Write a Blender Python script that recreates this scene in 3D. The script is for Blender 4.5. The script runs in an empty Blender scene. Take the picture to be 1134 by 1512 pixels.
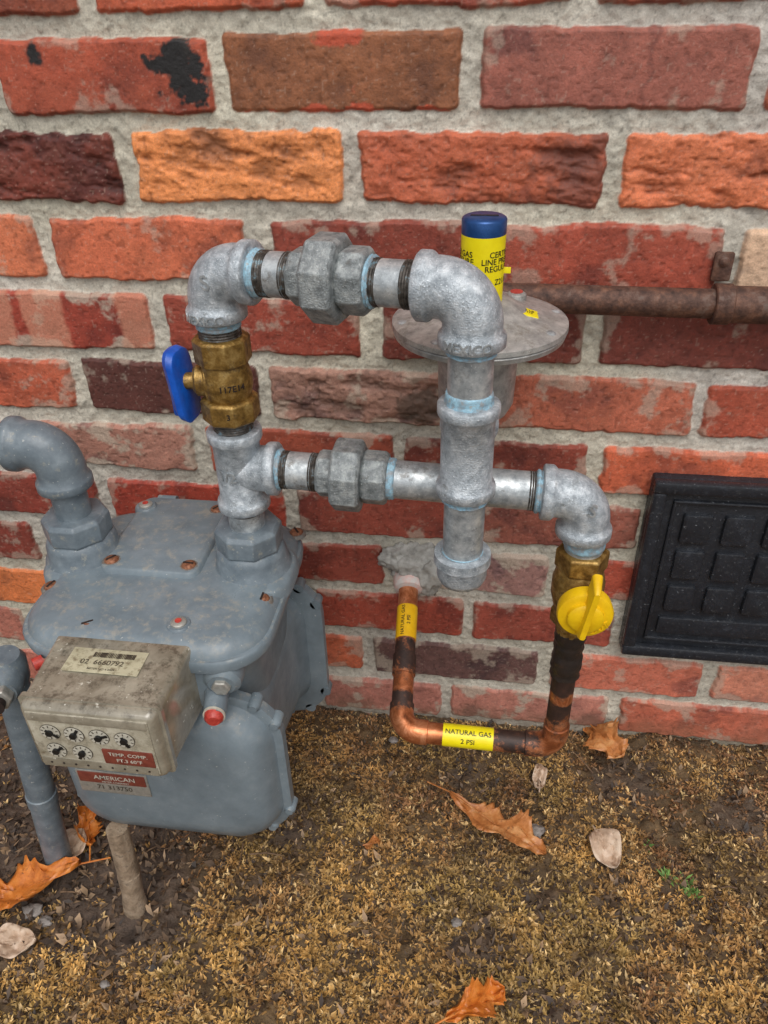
import bpy, bmesh, math, random
import numpy as np
from mathutils import Vector, Matrix
random.seed(7)
scene=bpy.context.scene
RNG=np.random.RandomState(11)

# ------------------------------------------------------------------ helpers
def lin(c):
    c=c/255.0
    return c/12.92 if c<=0.04045 else ((c+0.055)/1.055)**2.4
def S(r,g,b,k=1.0): return (lin(r)*k,lin(g)*k,lin(b)*k,1.0)
TAB=RNG.rand(256,256)
def vn(X,Y,scale,seed=0):
    x=X/scale+seed*17.31+1000.3; y=Y/scale+seed*9.77+1000.7
    xi=np.floor(x).astype(np.int64); yi=np.floor(y).astype(np.int64)
    fx=x-xi; fy=y-yi
    fx=fx*fx*fx*(fx*(fx*6-15)+10); fy=fy*fy*fy*(fy*(fy*6-15)+10)
    a=TAB[xi&255,yi&255]; b=TAB[(xi+1)&255,yi&255]; c=TAB[xi&255,(yi+1)&255]; d=TAB[(xi+1)&255,(yi+1)&255]
    return (a*(1-fx)+b*fx)*(1-fy)+(c*(1-fx)+d*fx)*fy*1.0
def fbm(X,Y,scale,seed=0,octv=4,gain=.5):
    o=0;amp=1;tot=0
    for i in range(octv):
        a=0.6+i*1.1; c,s=math.cos(a),math.sin(a)
        o=o+amp*(vn(X*c-Y*s,X*s+Y*c,scale/(2**i),seed+i*3)-.5)*2; tot+=amp; amp*=gain
    return o/tot*1.6
def sst(a,b,x):
    t=np.clip((x-a)/(b-a),0,1); return t*t*(3-2*t)

def empty(name,loc=(0,0,0)):
    e=bpy.data.objects.new(name,None); e.location=loc; e.empty_display_size=.05
    scene.collection.objects.link(e); return e
def obj_from(name,verts,faces,mat=None,parent=None,smooth=True,angle=40,recalc=True):
    me=bpy.data.meshes.new(name); me.from_pydata([tuple(v) for v in verts],[],faces); me.update()
    if recalc:
        bm=bmesh.new(); bm.from_mesh(me); bmesh.ops.recalc_face_normals(bm,faces=bm.faces); bm.to_mesh(me); bm.free()
    if smooth:
        me.shade_smooth(); me.set_sharp_from_angle(angle=math.radians(angle))
    ob=bpy.data.objects.new(name,me); scene.collection.objects.link(ob)
    if mat: me.materials.append(mat)
    if parent: ob.parent=parent
    return ob
def grid_mesh(name,XYZ,cols,mat,attr="Col"):
    ny,nx=XYZ.shape[:2]
    v=XYZ.reshape(-1,3).astype(np.float32)
    idx=np.arange(ny*nx).reshape(ny,nx)
    f=np.stack([idx[:-1,:-1],idx[:-1,1:],idx[1:,1:],idx[1:,:-1]],-1).reshape(-1,4)
    return raw_mesh(name,v,f,cols.reshape(-1,4),mat)
def raw_mesh(name,v,f,cols,mat,smooth=True):
    me=bpy.data.meshes.new(name); n=len(f); k=f.shape[1]
    me.vertices.add(len(v)); me.vertices.foreach_set("co",v.astype(np.float32).ravel())
    me.loops.add(n*k); me.loops.foreach_set("vertex_index",f.astype(np.int32).ravel())
    me.polygons.add(n); me.polygons.foreach_set("loop_start",np.arange(0,n*k,k,dtype=np.int32))
    try: me.polygons.foreach_set("loop_total",np.full(n,k,dtype=np.int32))
    except Exception: pass
    me.update(calc_edges=True); me.validate()
    if smooth: me.shade_smooth()
    ca=me.color_attributes.new("Col","FLOAT_COLOR","POINT")
    ca.data.foreach_set("color",cols.astype(np.float32).ravel())
    me.materials.append(mat)
    ob=bpy.data.objects.new(name,me); scene.collection.objects.link(ob); return ob

# sweeping ---------------------------------------------------------------
def fillet(pts,rad,n=10):
    pts=[Vector(p) for p in pts]; out=[pts[0]]
    for i in range(1,len(pts)-1):
        p=pts[i]; a=(pts[i-1]-p).normalized(); b=(pts[i+1]-p).normalized()
        ang=a.angle(b); d=rad/math.tan(ang/2); ctr=p+(a+b).normalized()*(rad/math.sin(ang/2))
        s=p+a*d-ctr; e=p+b*d-ctr; tot=s.angle(e); ax=s.cross(e).normalized()
        for k in range(n+1): out.append(ctr+Matrix.Rotation(tot*k/n,3,ax)@s)
    out.append(pts[-1]); return out
def sweep(name,path,prof,mat,parent=None,seg=36,caps=True,angle=40,phase=0.0,jit=0.0,bevel=0):
    path=[Vector(p) for p in path]
    cum=[0.0]
    for i in range(1,len(path)): cum.append(cum[-1]+(path[i]-path[i-1]).length)
    L=cum[-1]
    if not isinstance(prof,(list,tuple)): prof=[(0,prof),(L,prof)]
    prof=[((L+s if s<0 else min(s,L)),r) for s,r in prof]
    if prof[-1][0]<L-1e-7: prof.append((L,prof[-1][1]))
    ps=sorted(set([round(s,7) for s,_ in prof]+[round(c,7) for c in cum]))
    P=np.array([[*p] for p in path]); 
    S_=np.array([s for s,_ in prof]); R_=np.array([r for _,r in prof])
    verts=[];rings=0;up=None;prevt=None
    for s in ps:
        pos=Vector([np.interp(s,cum,P[:,i]) for i in range(3)])
        e=max(1e-5,L*1e-4)
        if len(path)>2:
            e=.0012
        a=Vector([np.interp(max(0,s-e),cum,P[:,i]) for i in range(3)]); b=Vector([np.interp(min(L,s+e),cum,P[:,i]) for i in range(3)])
        t=(b-a).normalized()
        if up is None:
            ref=Vector((0,0,1)) if abs(t.z)<.9 else Vector((0,-1,0))
            up=(ref-t*ref.dot(t)).normalized()
        else:
            up=(up-t*up.dot(t)).normalized()
        side=t.cross(up)
        r=float(np.interp(s,S_,R_))
        for k in range(seg):
            th=2*math.pi*k/seg+phase
            rr_=r*(1+(random.uniform(-jit,jit) if jit else 0))
            verts.append(pos+(up*math.cos(th)+side*math.sin(th))*rr_)
        rings+=1
    faces=[]
    for i in range(rings-1):
        for k in range(seg):
            faces.append((i*seg+k,i*seg+(k+1)%seg,(i+1)*seg+(k+1)%seg,(i+1)*seg+k))
    if caps:
        faces.append(tuple(range(seg))); faces.append(tuple((rings-1)*seg+k for k in range(seg)))
    ob=obj_from(name,verts,faces,mat,parent,True,angle)
    if bevel:
        m=ob.modifiers.new("bevel","BEVEL"); m.width=bevel; m.segments=2; m.limit_method='ANGLE'; m.angle_limit=math.radians(25)
    return ob
def rr(hx,hy,r,n=8):
    r=min(r,hx*.999,hy*.999); o=[]
    for cx,cy,a0 in ((hx-r,hy-r,0),(-hx+r,hy-r,90),(-hx+r,-hy+r,180),(hx-r,-hy+r,270)):
        for k in range(n+1):
            a=math.radians(a0+90*k/n); o.append((cx+r*math.cos(a),cy+r*math.sin(a)))
    return o
def loft(name,org,A,B,C,secs,mat,parent=None,angle=35,bevel=0,n=8):
    """secs: (c,hx,hy,r[,da,db])"""
    org,A,B,C=Vector(org),Vector(A),Vector(B),Vector(C)
    verts=[];m=4*(n+1)
    for s in secs:
        da,db=(s[4],s[5]) if len(s)>4 else (0,0)
        for a,b in rr(s[1],s[2],s[3],n): verts.append(org+A*(a+da)+B*(b+db)+C*s[0])
    f=[]
    for i in range(len(secs)-1):
        for k in range(m): f.append((i*m+k,i*m+(k+1)%m,(i+1)*m+(k+1)%m,(i+1)*m+k))
    f.append(tuple(range(m))); f.append(tuple((len(secs)-1)*m+k for k in range(m)))
    ob=obj_from(name,verts,f,mat,parent,True,angle)
    if bevel:
        mo=ob.modifiers.new("bevel","BEVEL"); mo.width=bevel; mo.segments=3; mo.limit_method='ANGLE'; mo.angle_limit=math.radians(30)
    return ob
X=Vector((1,0,0));Y=Vector((0,1,0));Z=Vector((0,0,1))
def box(name,c,h,mat,parent=None,r=.002,A=X,B=Z,C=-Y):
    b=min(r,h[2]*.5)
    return loft(name,Vector(c),A,B,C,[(-h[2],h[0]-b,h[1]-b,r),(-h[2]+b*.3,h[0]-b*.3,h[1]-b*.3,r),(-h[2]+b,h[0],h[1],r),(h[2]-b,h[0],h[1],r),(h[2]-b*.3,h[0]-b*.3,h[1]-b*.3,r),(h[2],h[0]-b,h[1]-b,r)],mat,parent,n=5)

# materials ---------------------------------------------------------------
def nodes(name):
    m=bpy.data.materials.new(name); m.use_nodes=True; nt=m.node_tree
    return m,nt,nt.nodes,nt.links,nt.nodes["Principled BSDF"]
def tex(nt,kind,scale,detail=4,rough=.6,coord=None,dist=0):
    n=nt.nodes.new("ShaderNodeTexNoise" if kind=='n' else "ShaderNodeTexVoronoi")
    n.inputs["Scale"].default_value=scale
    if kind=='n':
        n.inputs["Detail"].default_value=detail; n.inputs["Roughness"].default_value=rough; n.inputs["Distortion"].default_value=dist
    if coord: nt.links.new(coord,n.inputs["Vector"])
    return n
def ramp(nt,src,stops,interp='LINEAR'):
    r=nt.nodes.new("ShaderNodeValToRGB"); r.color_ramp.interpolation=interp
    e=r.color_ramp.elements
    while len(e)<len(stops): e.new(.5)
    for i,(p,c) in enumerate(stops):
        e[i].position=p; e[i].color=c if len(c)==4 else (*c,1)
    nt.links.new(src,r.inputs[0]); return r
def G(v): return (v,v,v,1)
def mixc(nt,fac,a,b,mode='MIX'):
    m=nt.nodes.new("ShaderNodeMix"); m.data_type='RGBA'; m.blend_type=mode
    for sock,val in ((m.inputs[0],fac),(m.inputs[6],a),(m.inputs[7],b)):
        if hasattr(val,"links"): nt.links.new(val,sock)
        else: sock.default_value=val
    return m.outputs[2]
def bump(nt,height,strength,dist=.001,prev=None):
    b=nt.nodes.new("ShaderNodeBump"); b.inputs["Strength"].default_value=strength; b.inputs["Distance"].default_value=dist
    nt.links.new(height,b.inputs["Height"])
    if prev: nt.links.new(prev,b.inputs["Normal"])
    return b.outputs[0]
def mk(name,stops,scale=60,rough=(.4,.6),metal=0,bs=400,bst=.3,bd=.0006,dirt=None,dirtscale=30,dirtramp=(.55,.68),coat=0,updirt=False,dist=0,speck=None,upmin=.10,upmax=.75):
    m,nt,N,L,P=nodes(name)
    tc=N.new("ShaderNodeTexCoord").outputs["Object"]
    n1=tex(nt,'n',scale,4,.65,tc,dist); col=ramp(nt,n1.outputs[0],stops).outputs[0]
    P.inputs["Metallic"].default_value=metal
    if dirt:
        n2=tex(nt,'n',dirtscale,6,.75,tc); f=ramp(nt,n2.outputs[0],[(dirtramp[0],G(0)),(dirtramp[1],G(1))]).outputs[0]
        if updirt:
            ge=N.new("ShaderNodeNewGeometry"); sp=N.new("ShaderNodeSeparateXYZ"); L.new(ge.outputs["Normal"],sp.inputs[0])
            mr=N.new("ShaderNodeMapRange"); mr.inputs[1].default_value=.3; mr.inputs[2].default_value=.95; mr.inputs[3].default_value=upmin; mr.inputs[4].default_value=upmax; L.new(sp.outputs[2],mr.inputs[0])
            mm=N.new("ShaderNodeMath"); mm.operation='MULTIPLY'; L.new(f,mm.inputs[0]); L.new(mr.outputs[0],mm.inputs[1]); f=mm.outputs[0]
        col=mixc(nt,f,col,dirt)
        if metal:
            mm=N.new("ShaderNodeMapRange"); mm.inputs[3].default_value=metal; mm.inputs[4].default_value=0; L.new(f,mm.inputs[0]); L.new(mm.outputs[0],P.inputs["Metallic"])
    n4=tex(nt,'n',bs,3,.65,tc)
    if speck:
        f=ramp(nt,n4.outputs[0],[(speck[0],G(0)),(speck[1],G(1))]).outputs[0]; col=mixc(nt,f,col,speck[2])
    L.new(col,P.inputs["Base Color"])
    r=ramp(nt,n1.outputs[0],[(.3,G(rough[1])),(.7,G(rough[0]))]).outputs[0]; L.new(r,P.inputs["Roughness"])
    L.new(bump(nt,n4.outputs[0],bst,bd),P.inputs["Normal"])
    if coat: P.inputs["Coat Weight"].default_value=coat; P.inputs["Coat Roughness"].default_value=.12
    return m

M={}
M['galv']=mk("galvanized_pipe",[(.3,S(126,132,135)),(.5,S(170,176,179)),(.7,S(208,212,212))],95,(.30,.50),.5,700,.35,.0006,dirt=S(92,84,74),dirtscale=60,dirtramp=(.56,.72),speck=(.62,.72,S(222,227,228)))
M['cast']=mk("galvanized_fitting",[(.3,S(132,140,146)),(.5,S(172,180,186)),(.7,S(212,218,222))],120,(.33,.54),.40,700,.85,.0010,dirt=S(112,115,114),dirtscale=90,dirtramp=(.57,.72),speck=(.60,.70,S(228,234,238)))
M['castd']=mk("galvanized_union",[(.3,S(104,110,111)),(.5,S(142,148,149)),(.7,S(182,187,186))],120,(.38,.56),.40,650,1.0,.0012,dirt=S(88,82,74),dirtscale=80,dirtramp=(.56,.71),speck=(.62,.72,S(206,210,209)))
M['thread']=mk("pipe_thread",[(.35,S(36,33,30)),(.55,S(84,78,72)),(.7,S(112,140,152))],160,(.35,.55),.3)
M['dope']=mk("pipe_dope",[(.40,S(146,152,155)),(.50,S(138,168,184)),(.60,S(154,196,214)),(.68,S(160,168,170))],150,(.4,.6),0,350,.6,.0008)
M['brass']=mk("brass",[(.3,S(92,68,32)),(.5,S(144,112,56)),(.7,S(186,156,96))],130,(.33,.5),.6,500,.5,.0007,dirt=S(60,48,34),dirtscale=90,dirtramp=(.56,.7))
M['blue']=mk("blue_handle",[(.3,S(8,66,158)),(.7,S(22,96,200))],60,(.3,.45),0,300,.2)
M['yel']=mk("yellow_handle",[(.3,S(218,172,8)),(.7,S(240,198,22))],60,(.35,.45),0,300,.15)
M['label']=mk("yellow_label",[(.3,S(232,212,10)),(.7,S(246,230,28))],60,(.3,.4),0,300,.1)
M['olabel']=mk("orange_label",[(.3,S(225,170,10)),(.7,S(242,194,24))],60,(.3,.4),0,300,.1)
M['black']=mk("black_print",[(.3,S(18,18,18)),(.7,S(28,28,28))],60,(.4,.5))
M['bluecap']=mk("blue_cap",[(.3,S(22,58,108)),(.7,S(42,86,146))],60,(.25,.35),.4,300,.1)
M['reg']=mk("regulator_casting",[(.3,S(136,136,134)),(.5,S(168,168,165)),(.7,S(196,196,192))],90,(.28,.46),.4,600,.5,.0008,dirt=S(110,102,90),dirtscale=55,dirtramp=(.52,.70),speck=(.64,.74,S(208,208,203)))
M['rust']=mk("rusty_iron",[(.3,S(56,38,32)),(.5,S(88,60,48)),(.7,S(120,82,62))],120,(.55,.75),.1,350,.8,.001,dirt=S(92,82,76),dirtscale=60)
M['meter']=mk("meter_paint",[(.3,S(100,112,119)),(.55,S(114,126,133)),(.75,S(128,139,145))],34,(.27,.44),0,260,.22,.0008,dirt=S(150,147,137),dirtscale=95,dirtramp=(.51,.65),updirt=True,upmin=.05,upmax=.75,speck=(.69,.725,S(172,174,170)))
M['mbase']=mk("meter_union_paint",[(.3,S(90,101,109)),(.55,S(109,120,127)),(.75,S(130,140,146))],60,(.3,.46),0,280,.35,.0008,dirt=S(142,142,134),dirtscale=90,dirtramp=(.58,.68),speck=(.67,.71,S(170,172,168)))
M['screw']=mk("rusty_screw",[(.35,S(96,52,34)),(.6,S(146,98,70))],300,(.5,.7),.3,500,.6)
M['stain']=mk("rust_stain",[(.35,S(104,88,76)),(.6,S(116,116,112))],250,(.5,.7),0,500,.4)
M['slot']=mk("screw_slot",[(.3,S(30,18,14)),(.7,S(40,26,20))],200,(.6,.8))
M['red']=mk("red_seal",[(.3,S(150,38,32)),(.7,S(200,78,66))],200,(.3,.5),0)
M['redlab']=mk("maroon_label",[(.3,S(105,46,36)),(.7,S(130,66,52))],150,(.4,.5),0)
M['index']=mk("index_cover",[(.3,S(116,109,94)),(.5,S(138,131,115)),(.7,S(162,155,138))],28,(.10,.28),0,120,.15,.0006,dirt=S(84,78,66),dirtscale=95,dirtramp=(.48,.64),coat=.9,dist=.6,updirt=True,upmin=.25,upmax=.9,speck=(.66,.72,S(196,192,178)))
M['face']=mk("index_face",[(.3,S(156,149,130)),(.7,S(190,184,166))],60,(.15,.3),0,300,.1,dirt=S(120,112,94),dirtscale=90,dirtramp=(.48,.68),coat=.9)
M['dial']=mk("dial_white",[(.3,S(176,171,156)),(.7,S(200,196,182))],60,(.3,.4))
M['sticker']=mk("paper_sticker",[(.3,S(172,166,138)),(.7,S(194,188,160))],80,(.4,.5),0,dirt=S(128,118,94),dirtscale=150,dirtramp=(.5,.64))
M['ink']=mk("faded_ink",[(.3,S(52,46,38)),(.7,S(84,76,62))],200,(.4,.5))
M['plate']=mk("aluminium_plate",[(.3,S(150,148,140)),(.7,S(185,182,174))],200,(.3,.5),.5)
M['vent']=mk("black_plastic",[(.3,S(26,28,33)),(.6,S(39,42,48)),(.75,S(56,60,67))],80,(.18,.45),0,300,.5,.0008,dirt=S(68,69,70),dirtscale=200,dirtramp=(.57,.71),speck=(.66,.72,S(112,115,119)))
M['putty']=mk("duct_seal_putty",[(.3,S(132,130,124)),(.6,S(172,170,164)),(.75,S(192,190,184))],60,(.6,.8),0,180,.8,.001)
M['pvc']=mk("white_collar",[(.4,S(205,198,192)),(.6,S(215,178,168))],90,(.5,.6))
M['stub']=mk("weathered_stake",[(.3,S(104,88,70)),(.5,S(146,126,104)),(.7,S(178,160,138))],60,(.75,.9),0,260,1,.0016,dirt=S(78,62,48),dirtscale=60)

def attr_mat(name,var_scale,var,rough,bsl):
    m,nt,N,L,P=nodes(name)
    tc=N.new("ShaderNodeTexCoord").outputs["Object"]
    a=N.new("ShaderNodeAttribute"); a.attribute_name="Col"
    n=tex(nt,'n',var_scale,3,.7,tc); r=ramp(nt,n.outputs[0],[(.25,G(1-var)),(.75,G(1+var))]).outputs[0]
    col=mixc(nt,1.0,a.outputs["Color"],r,'MULTIPLY')
    L.new(col,P.inputs["Base Color"])
    L.new(ramp(nt,n.outputs[0],[(.3,G(rough[0])),(.7,G(rough[1]))]).outputs[0],P.inputs["Roughness"])
    prev=None
    for sc,st,d in bsl:
        nn=tex(nt,'n',sc,4,.7,tc); prev=bump(nt,nn.outputs[0],st,d,prev)
    if prev: L.new(prev,P.inputs["Normal"])
    return m
M['brick']=attr_mat("brick_and_mortar",600,.24,(.5,.85),[(380,.6,.0014)])
M['soil']=attr_mat("soil",500,.4,(.6,.9),[(300,.8,.003)])
M['mossm']=attr_mat("moss_sprigs",300,.15,(.55,.75),[])

# ------------------------------------------------------------------ brick wall
H=.076
rows={
0:[(-.57,-.365,(150,68,52),.3,0),(-.350,-.167,(182,78,56),.3,.1),(-.152,.050,(172,74,60),.3,.1),(.066,.27,(165,80,66),.3,.1),(.285,.49,(160,74,58),.3,0)],
1:[(-.68,-.468,(150,70,54),.3,0),(-.452,-.255,(160,66,50),.3,.08),(-.241,-.037,(134,80,52),.5,0),(-.020,.197,(150,84,74),.35,.05),(.211,.42,(165,84,66),.3,.1)],
2:[(-.569,-.357,(112,42,34),1.2,0),(-.340,-.143,(220,132,78),.9,0),(-.126,.090,(174,80,58),1.1,0),(.106,.305,(204,106,74),1.2,0)],
3:[(-.66,-.458,(204,108,78),.5,.15),(-.443,-.241,(194,94,70),.6,.08),(-.217,-.011,(132,52,44),.4,.15),(.005,.204,(154,62,50),.5,.1),(.218,.42,(210,176,146),.4,0)],
4:[(-.580,-.354,(150,52,42),.3,.5),(-.337,-.132,(144,56,46),.4,.25),(-.109,.090,(118,46,40),.4,.15),(.108,.301,(120,50,46),.4,.18)],
5:[(-.66,-.460,(178,80,62),.5,.25),(-.444,-.247,(82,38,36),.5,.12),(-.232,-.046,(156,116,100),1.0,.3),(-.030,.208,(178,92,74),.6,.25),(.220,.42,(166,70,56),.4,.2)],
6:[(-.55,-.331,(160,112,96),.8,.5),(-.315,-.10,(158,68,54),.4,.25),(-.088,.111,(134,54,46),.4,.2),(.127,.33,(192,86,64),.5,.15)],
7:[(-.67,-.467,(130,48,42),.4,.2),(-.451,-.232,(162,56,46),.4,.12),(-.216,-.037,(148,62,54),.4,.25),(-.022,.179,(140,74,64),.6,.25),(.195,.4,(150,58,48),.4,.1)],
8:[(-.76,-.57,(134,50,44),.4,.2),(-.55,-.34,(156,58,48),.4,.2),(-.325,-.115,(140,56,48),.4,.12),(-.092,.082,(154,114,106),.7,.55),(.098,.30,(158,62,50),.4,.12)],
9:[(-.76,-.558,(212,114,68),.6,0),(-.541,-.385,(158,58,48),.4,.2),(-.37,-.217,(146,54,46),.4,.1),(-.201,-.015,(152,60,50),.4,.2),(-.001,.17,(148,62,54),.4,.2),(.185,.38,(148,58,48),.4,.1)],
10:[(-.83,-.631,(174,106,92),.4,.3),(-.615,-.385,(168,88,74),.4,.3),(-.37,-.145,(188,88,66),.4,.15),(-.13,.086,(96,66,62),.5,.25),(.102,.292,(188,98,82),.4,.22),(.308,.5,(200,124,102),.4,.15)],
11:[(-.78,-.58,(175,100,88),.4,.3),(-.56,-.375,(170,86,74),.4,.3),(-.355,-.22,(170,96,84),.4,.3),(-.204,-.040,(168,106,94),.4,.5),(-.025,.184,(176,114,100),.4,.55),(.201,.40,(182,90,74),.4,.25)],
}
rb=random.Random(3)
pal=[(160,64,50),(185,84,60),(140,52,44),(200,100,68),(120,50,42),(150,80,66),(172,72,56)]
def axis(lo,hi,c0,c1,fine,coarse):
    a=list(np.arange(c0,c1,fine)); x=c0; st=fine; L_=[]
    while x>lo: st=min(st*1.12,coarse); x-=st; L_.append(x)
    x=a[-1]; R_=[]; st=fine
    while x<hi: st=min(st*1.12,coarse); x+=st; R_.append(x)
    return np.array(L_[::-1]+a+R_)
xs=axis(-2.6,2.6,-.72,.46,.0012,.014); zs=axis(-.10,2.5,-.02,.92,.0012,.014)
WX,WZ=np.meshgrid(xs,zs)
f3=fbm(WX,WZ,.0045,21,2)
hm=fbm(WX,WZ,.035,1,3)*.0012+fbm(WX,WZ,.007,2,2)*.0008+f3*.0003
mort=np.array(S(196,190,176)[:3])*.92
mv=(1+.14*fbm(WX,WZ,.09,5,3)+.13*fbm(WX,WZ,.012,6,3)+.08*f3)[...,None]
C=np.concatenate([mort*mv,np.ones(WX.shape+(1,))],-1)
C[...,2]*=1-.06*fbm(WX,WZ,.2,7,2)
gr=sst(.80,.88,vn(WX,WZ,.0022,71))[...,None]*.32
C[...,:3]*=(1-gr)
en=fbm(WX,WZ,.013,8,3)*.0016+fbm(WX,WZ,.05,18,2)*.0014
f40=fbm(WX,WZ,.045,9,4); f8=fbm(WX,WZ,.009,10,3); f20=fbm(WX,WZ,.022,12,4,.6)
sm=fbm(WX,WZ,.03,15,5,.65)
fold=fbm(WX*.55+.25*WZ,WZ*1.25,.020,24,4,.55)
pit=sst(.72,.88,vn(WX,WZ,.0034,72)); spk=sst(.87,.94,vn(WX,WZ,.0024,73))
HT=hm.copy()
allb=[]
for k in range(-20,14):
    base=list(rows.get(k,[]))
    if not base:
        x=-.5+rb.uniform(-.1,.1); base=[(x,x+.2,rb.choice(pal),.4,.15)]
    l=base[0][0]
    while l>-2.6:
        w=rb.uniform(.19,.21); g=rb.uniform(.013,.018); base.insert(0,(l-g-w,l-g,rb.choice(pal),rb.uniform(.3,1),rb.uniform(0,.3))); l=l-g-w
    r=base[-1][1]
    while r<2.6:
        w=rb.uniform(.19,.21); g=rb.uniform(.013,.018); base.append((r+g,r+g+w,rb.choice(pal),rb.uniform(.3,1),rb.uniform(0,.3))); r=r+g+w
    for b in base: allb.append((k,)+b)
dust=np.array([.34,.24,.17])
for k,x0,x1,col,rough,smear in allb:
    zb=(11-k)*H+.0078+rb.uniform(-.0012,.0012); zt=zb+H-.0156+rb.uniform(-.0015,.0015)
    if zb<-.12 or zt>2.55: continue
    i0,i1=np.searchsorted(xs,[x0-.006,x1+.006]); j0,j1=np.searchsorted(zs,[zb-.006,zt+.006])
    if i1-i0<2 or j1-j0<2: continue
    sl=(slice(j0,j1),slice(i0,i1))
    x=WX[sl];z=WZ[sl]
    tilt=rb.uniform(-.010,.010)
    cx,cz=(x0+x1)/2,(zb+zt)/2; hx,hz=(x1-x0)/2,(zt-zb)/2; rad=.0055
    qx=np.abs(x-cx)-hx+rad; qz=np.abs(z-cz-(x-cx)*tilt)-hz+rad
    d=np.hypot(np.maximum(qx,0),np.maximum(qz,0))+np.minimum(np.maximum(qx,qz),0)-rad
    d=d+en[sl]*(.7+.6*rough)
    pr=sst(-.0004,.0032,-d); pc=sst(-.0006,.0008,-d)
    pro=rb.uniform(.0034,.0066)
    h=pro+(x-cx)*rb.uniform(-.014,.014)+(z-cz)*rb.uniform(-.02,.02)+f40[sl]*.0006+f20[sl]*.0004*rough+f8[sl]*.0003*(.3+rough)-pit[sl]*.0005*(.5+rough)
    if rough>.8:
        fo=fold[sl]; h=h+(fo-np.abs(fo)*.6)*.0024*rough+f8[sl]*.0004
    HT[sl]=HT[sl]*(1-pr)+h*pr
    c=np.array(S(*col)[:3])
    red=float(np.clip((c[0]/max(c[1],1e-4)-2.2)/3.0,0,1))     # only truly red bricks get the warmer firing
    c=np.array([c[0]*(1-.02*red),c[1]*(1+.14*red),c[2]*(1-.10*red)])+dust*.035
    v=np.clip(1+.20*f40[sl]+.15*f8[sl]+.10*f3[sl],.35,1.7)[...,None]
    cc=c*v
    o=np.clip(f20[sl]*.8+.1,0,1)[...,None]*.42; cc=cc*(1-o)+np.array([c[0]*1.15,c[1]*(1.1+.35*red),c[2]*(1.1+.4*red)])*o
    dk=sst(.25,.8,-f40[sl]-.3*f20[sl])[...,None]*(.40+.2*rough); cc=cc*(1-dk)+c*np.array([.42,.44,.6])*dk
    cc=cc*(1-.30*pit[sl]*min(1,.3+rough))[...,None]
    s2=(spk[sl]*.35)[...,None]; cc=cc*(1-s2)+(c*.5+np.array([.30,.24,.19]))*s2
    if rough>.8:
        fo=fold[sl]; ck=sst(-.1,-.9,fo)[...,None]*.45; cc=cc*(1-ck); cl=sst(.2,.9,fo)[...,None]*.3; cc=cc*(1-cl)+(c*1.15+dust*.15)*cl
    if smear>0:
        edge=sst(-.018,-.001,d); s_=sst(.55-smear*.7,.95-smear*.7,sm[sl]+edge*.45)*min(.8,.35+smear*.8)
        cc=cc*(1-s_[...,None])+mort*np.array([.90,.80,.74])*s_[...,None]
    if k==1 and abs(x0+.452)<.001:
        t=np.maximum(sst(.0,.006,.024-np.hypot((x+.288)*.75,(z-.808)*1.2)+sm[sl]*.022),sst(.0,.004,.009-np.hypot(x+.415,z-.815)+sm[sl]*.009))
        t=np.maximum(t,sst(.0,.004,.012-np.hypot((x+.272)*.9,(z-.783)*1.)+sm[sl]*.015))[...,None]
        cc=cc*(1-t)+np.array(S(30,28,28)[:3])*t
    if k==1 and abs(x0+.241)<.001:
        t=np.maximum(sst(0,.003,.010-np.hypot((x+.14)*.45,(z-.826)*1.2)+sm[sl]*.007),sst(0,.003,-.009+sm[sl]*.012+sst(.012,0,z-zb)*.010))[...,None]
        cc=cc*(1-t)+np.array(S(180,80,54)[:3])*t
    if k==1 and abs(x0+.02)<.001:
        t=(sst(.004,.0,np.abs(x-.115+f20[sl]*.006))*.5)[...,None]; cc=cc*(1-t)+np.array(S(90,48,42)[:3])*t
    if k==2 and abs(x0+.126)<.001:
        t=sst(-.2,.8,(x-.02)*12+(0.71-z)*12+f20[sl]*.8)[...,None]*.7; cc=cc*(1-t)+np.array(S(100,56,46)[:3])*t
    if k==4 and abs(x0+.58)<.001:
        for a_,w_ in ((-.47,.02),(-.372,.014),(-.52,.01)):
            t=sst(.006,.0,np.abs(x-a_+.004*f20[sl])-w_)[...,None]*.55; cc=cc*(1-t)+np.array(S(204,146,118)[:3])*t
    if k==5 and abs(x0+.232)<.001:
        t=sst(.01,.0,np.hypot((x+.065)*.7,z-.485)-.012+sm[sl]*.01)[...,None]*.7; cc=cc*(1-t)+np.array(S(70,62,52)[:3])*t
    C[sl][...,:3]=C[sl][...,:3]*(1-pc[...,None])+np.clip(cc,.004,.9)*pc[...,None]
st_=sst(.35,.9,fbm(WX*1.4,WZ*.7,.16,81,5,.6))[...,None]*.22
C[...,:3]=C[...,:3]*(1-st_)+np.array(S(120,110,98)[:3])*st_*.8
gs=sst(.05,.0,WZ+.015*f40)[...,None]*.5
C[...,:3]=C[...,:3]*(1-gs)+np.array(S(105,85,62)[:3])*gs
wall=empty("brick_wall")
w=grid_mesh("brickwork",np.stack([WX,-HT,WZ],-1),C,M['brick']); w.parent=wall

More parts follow.
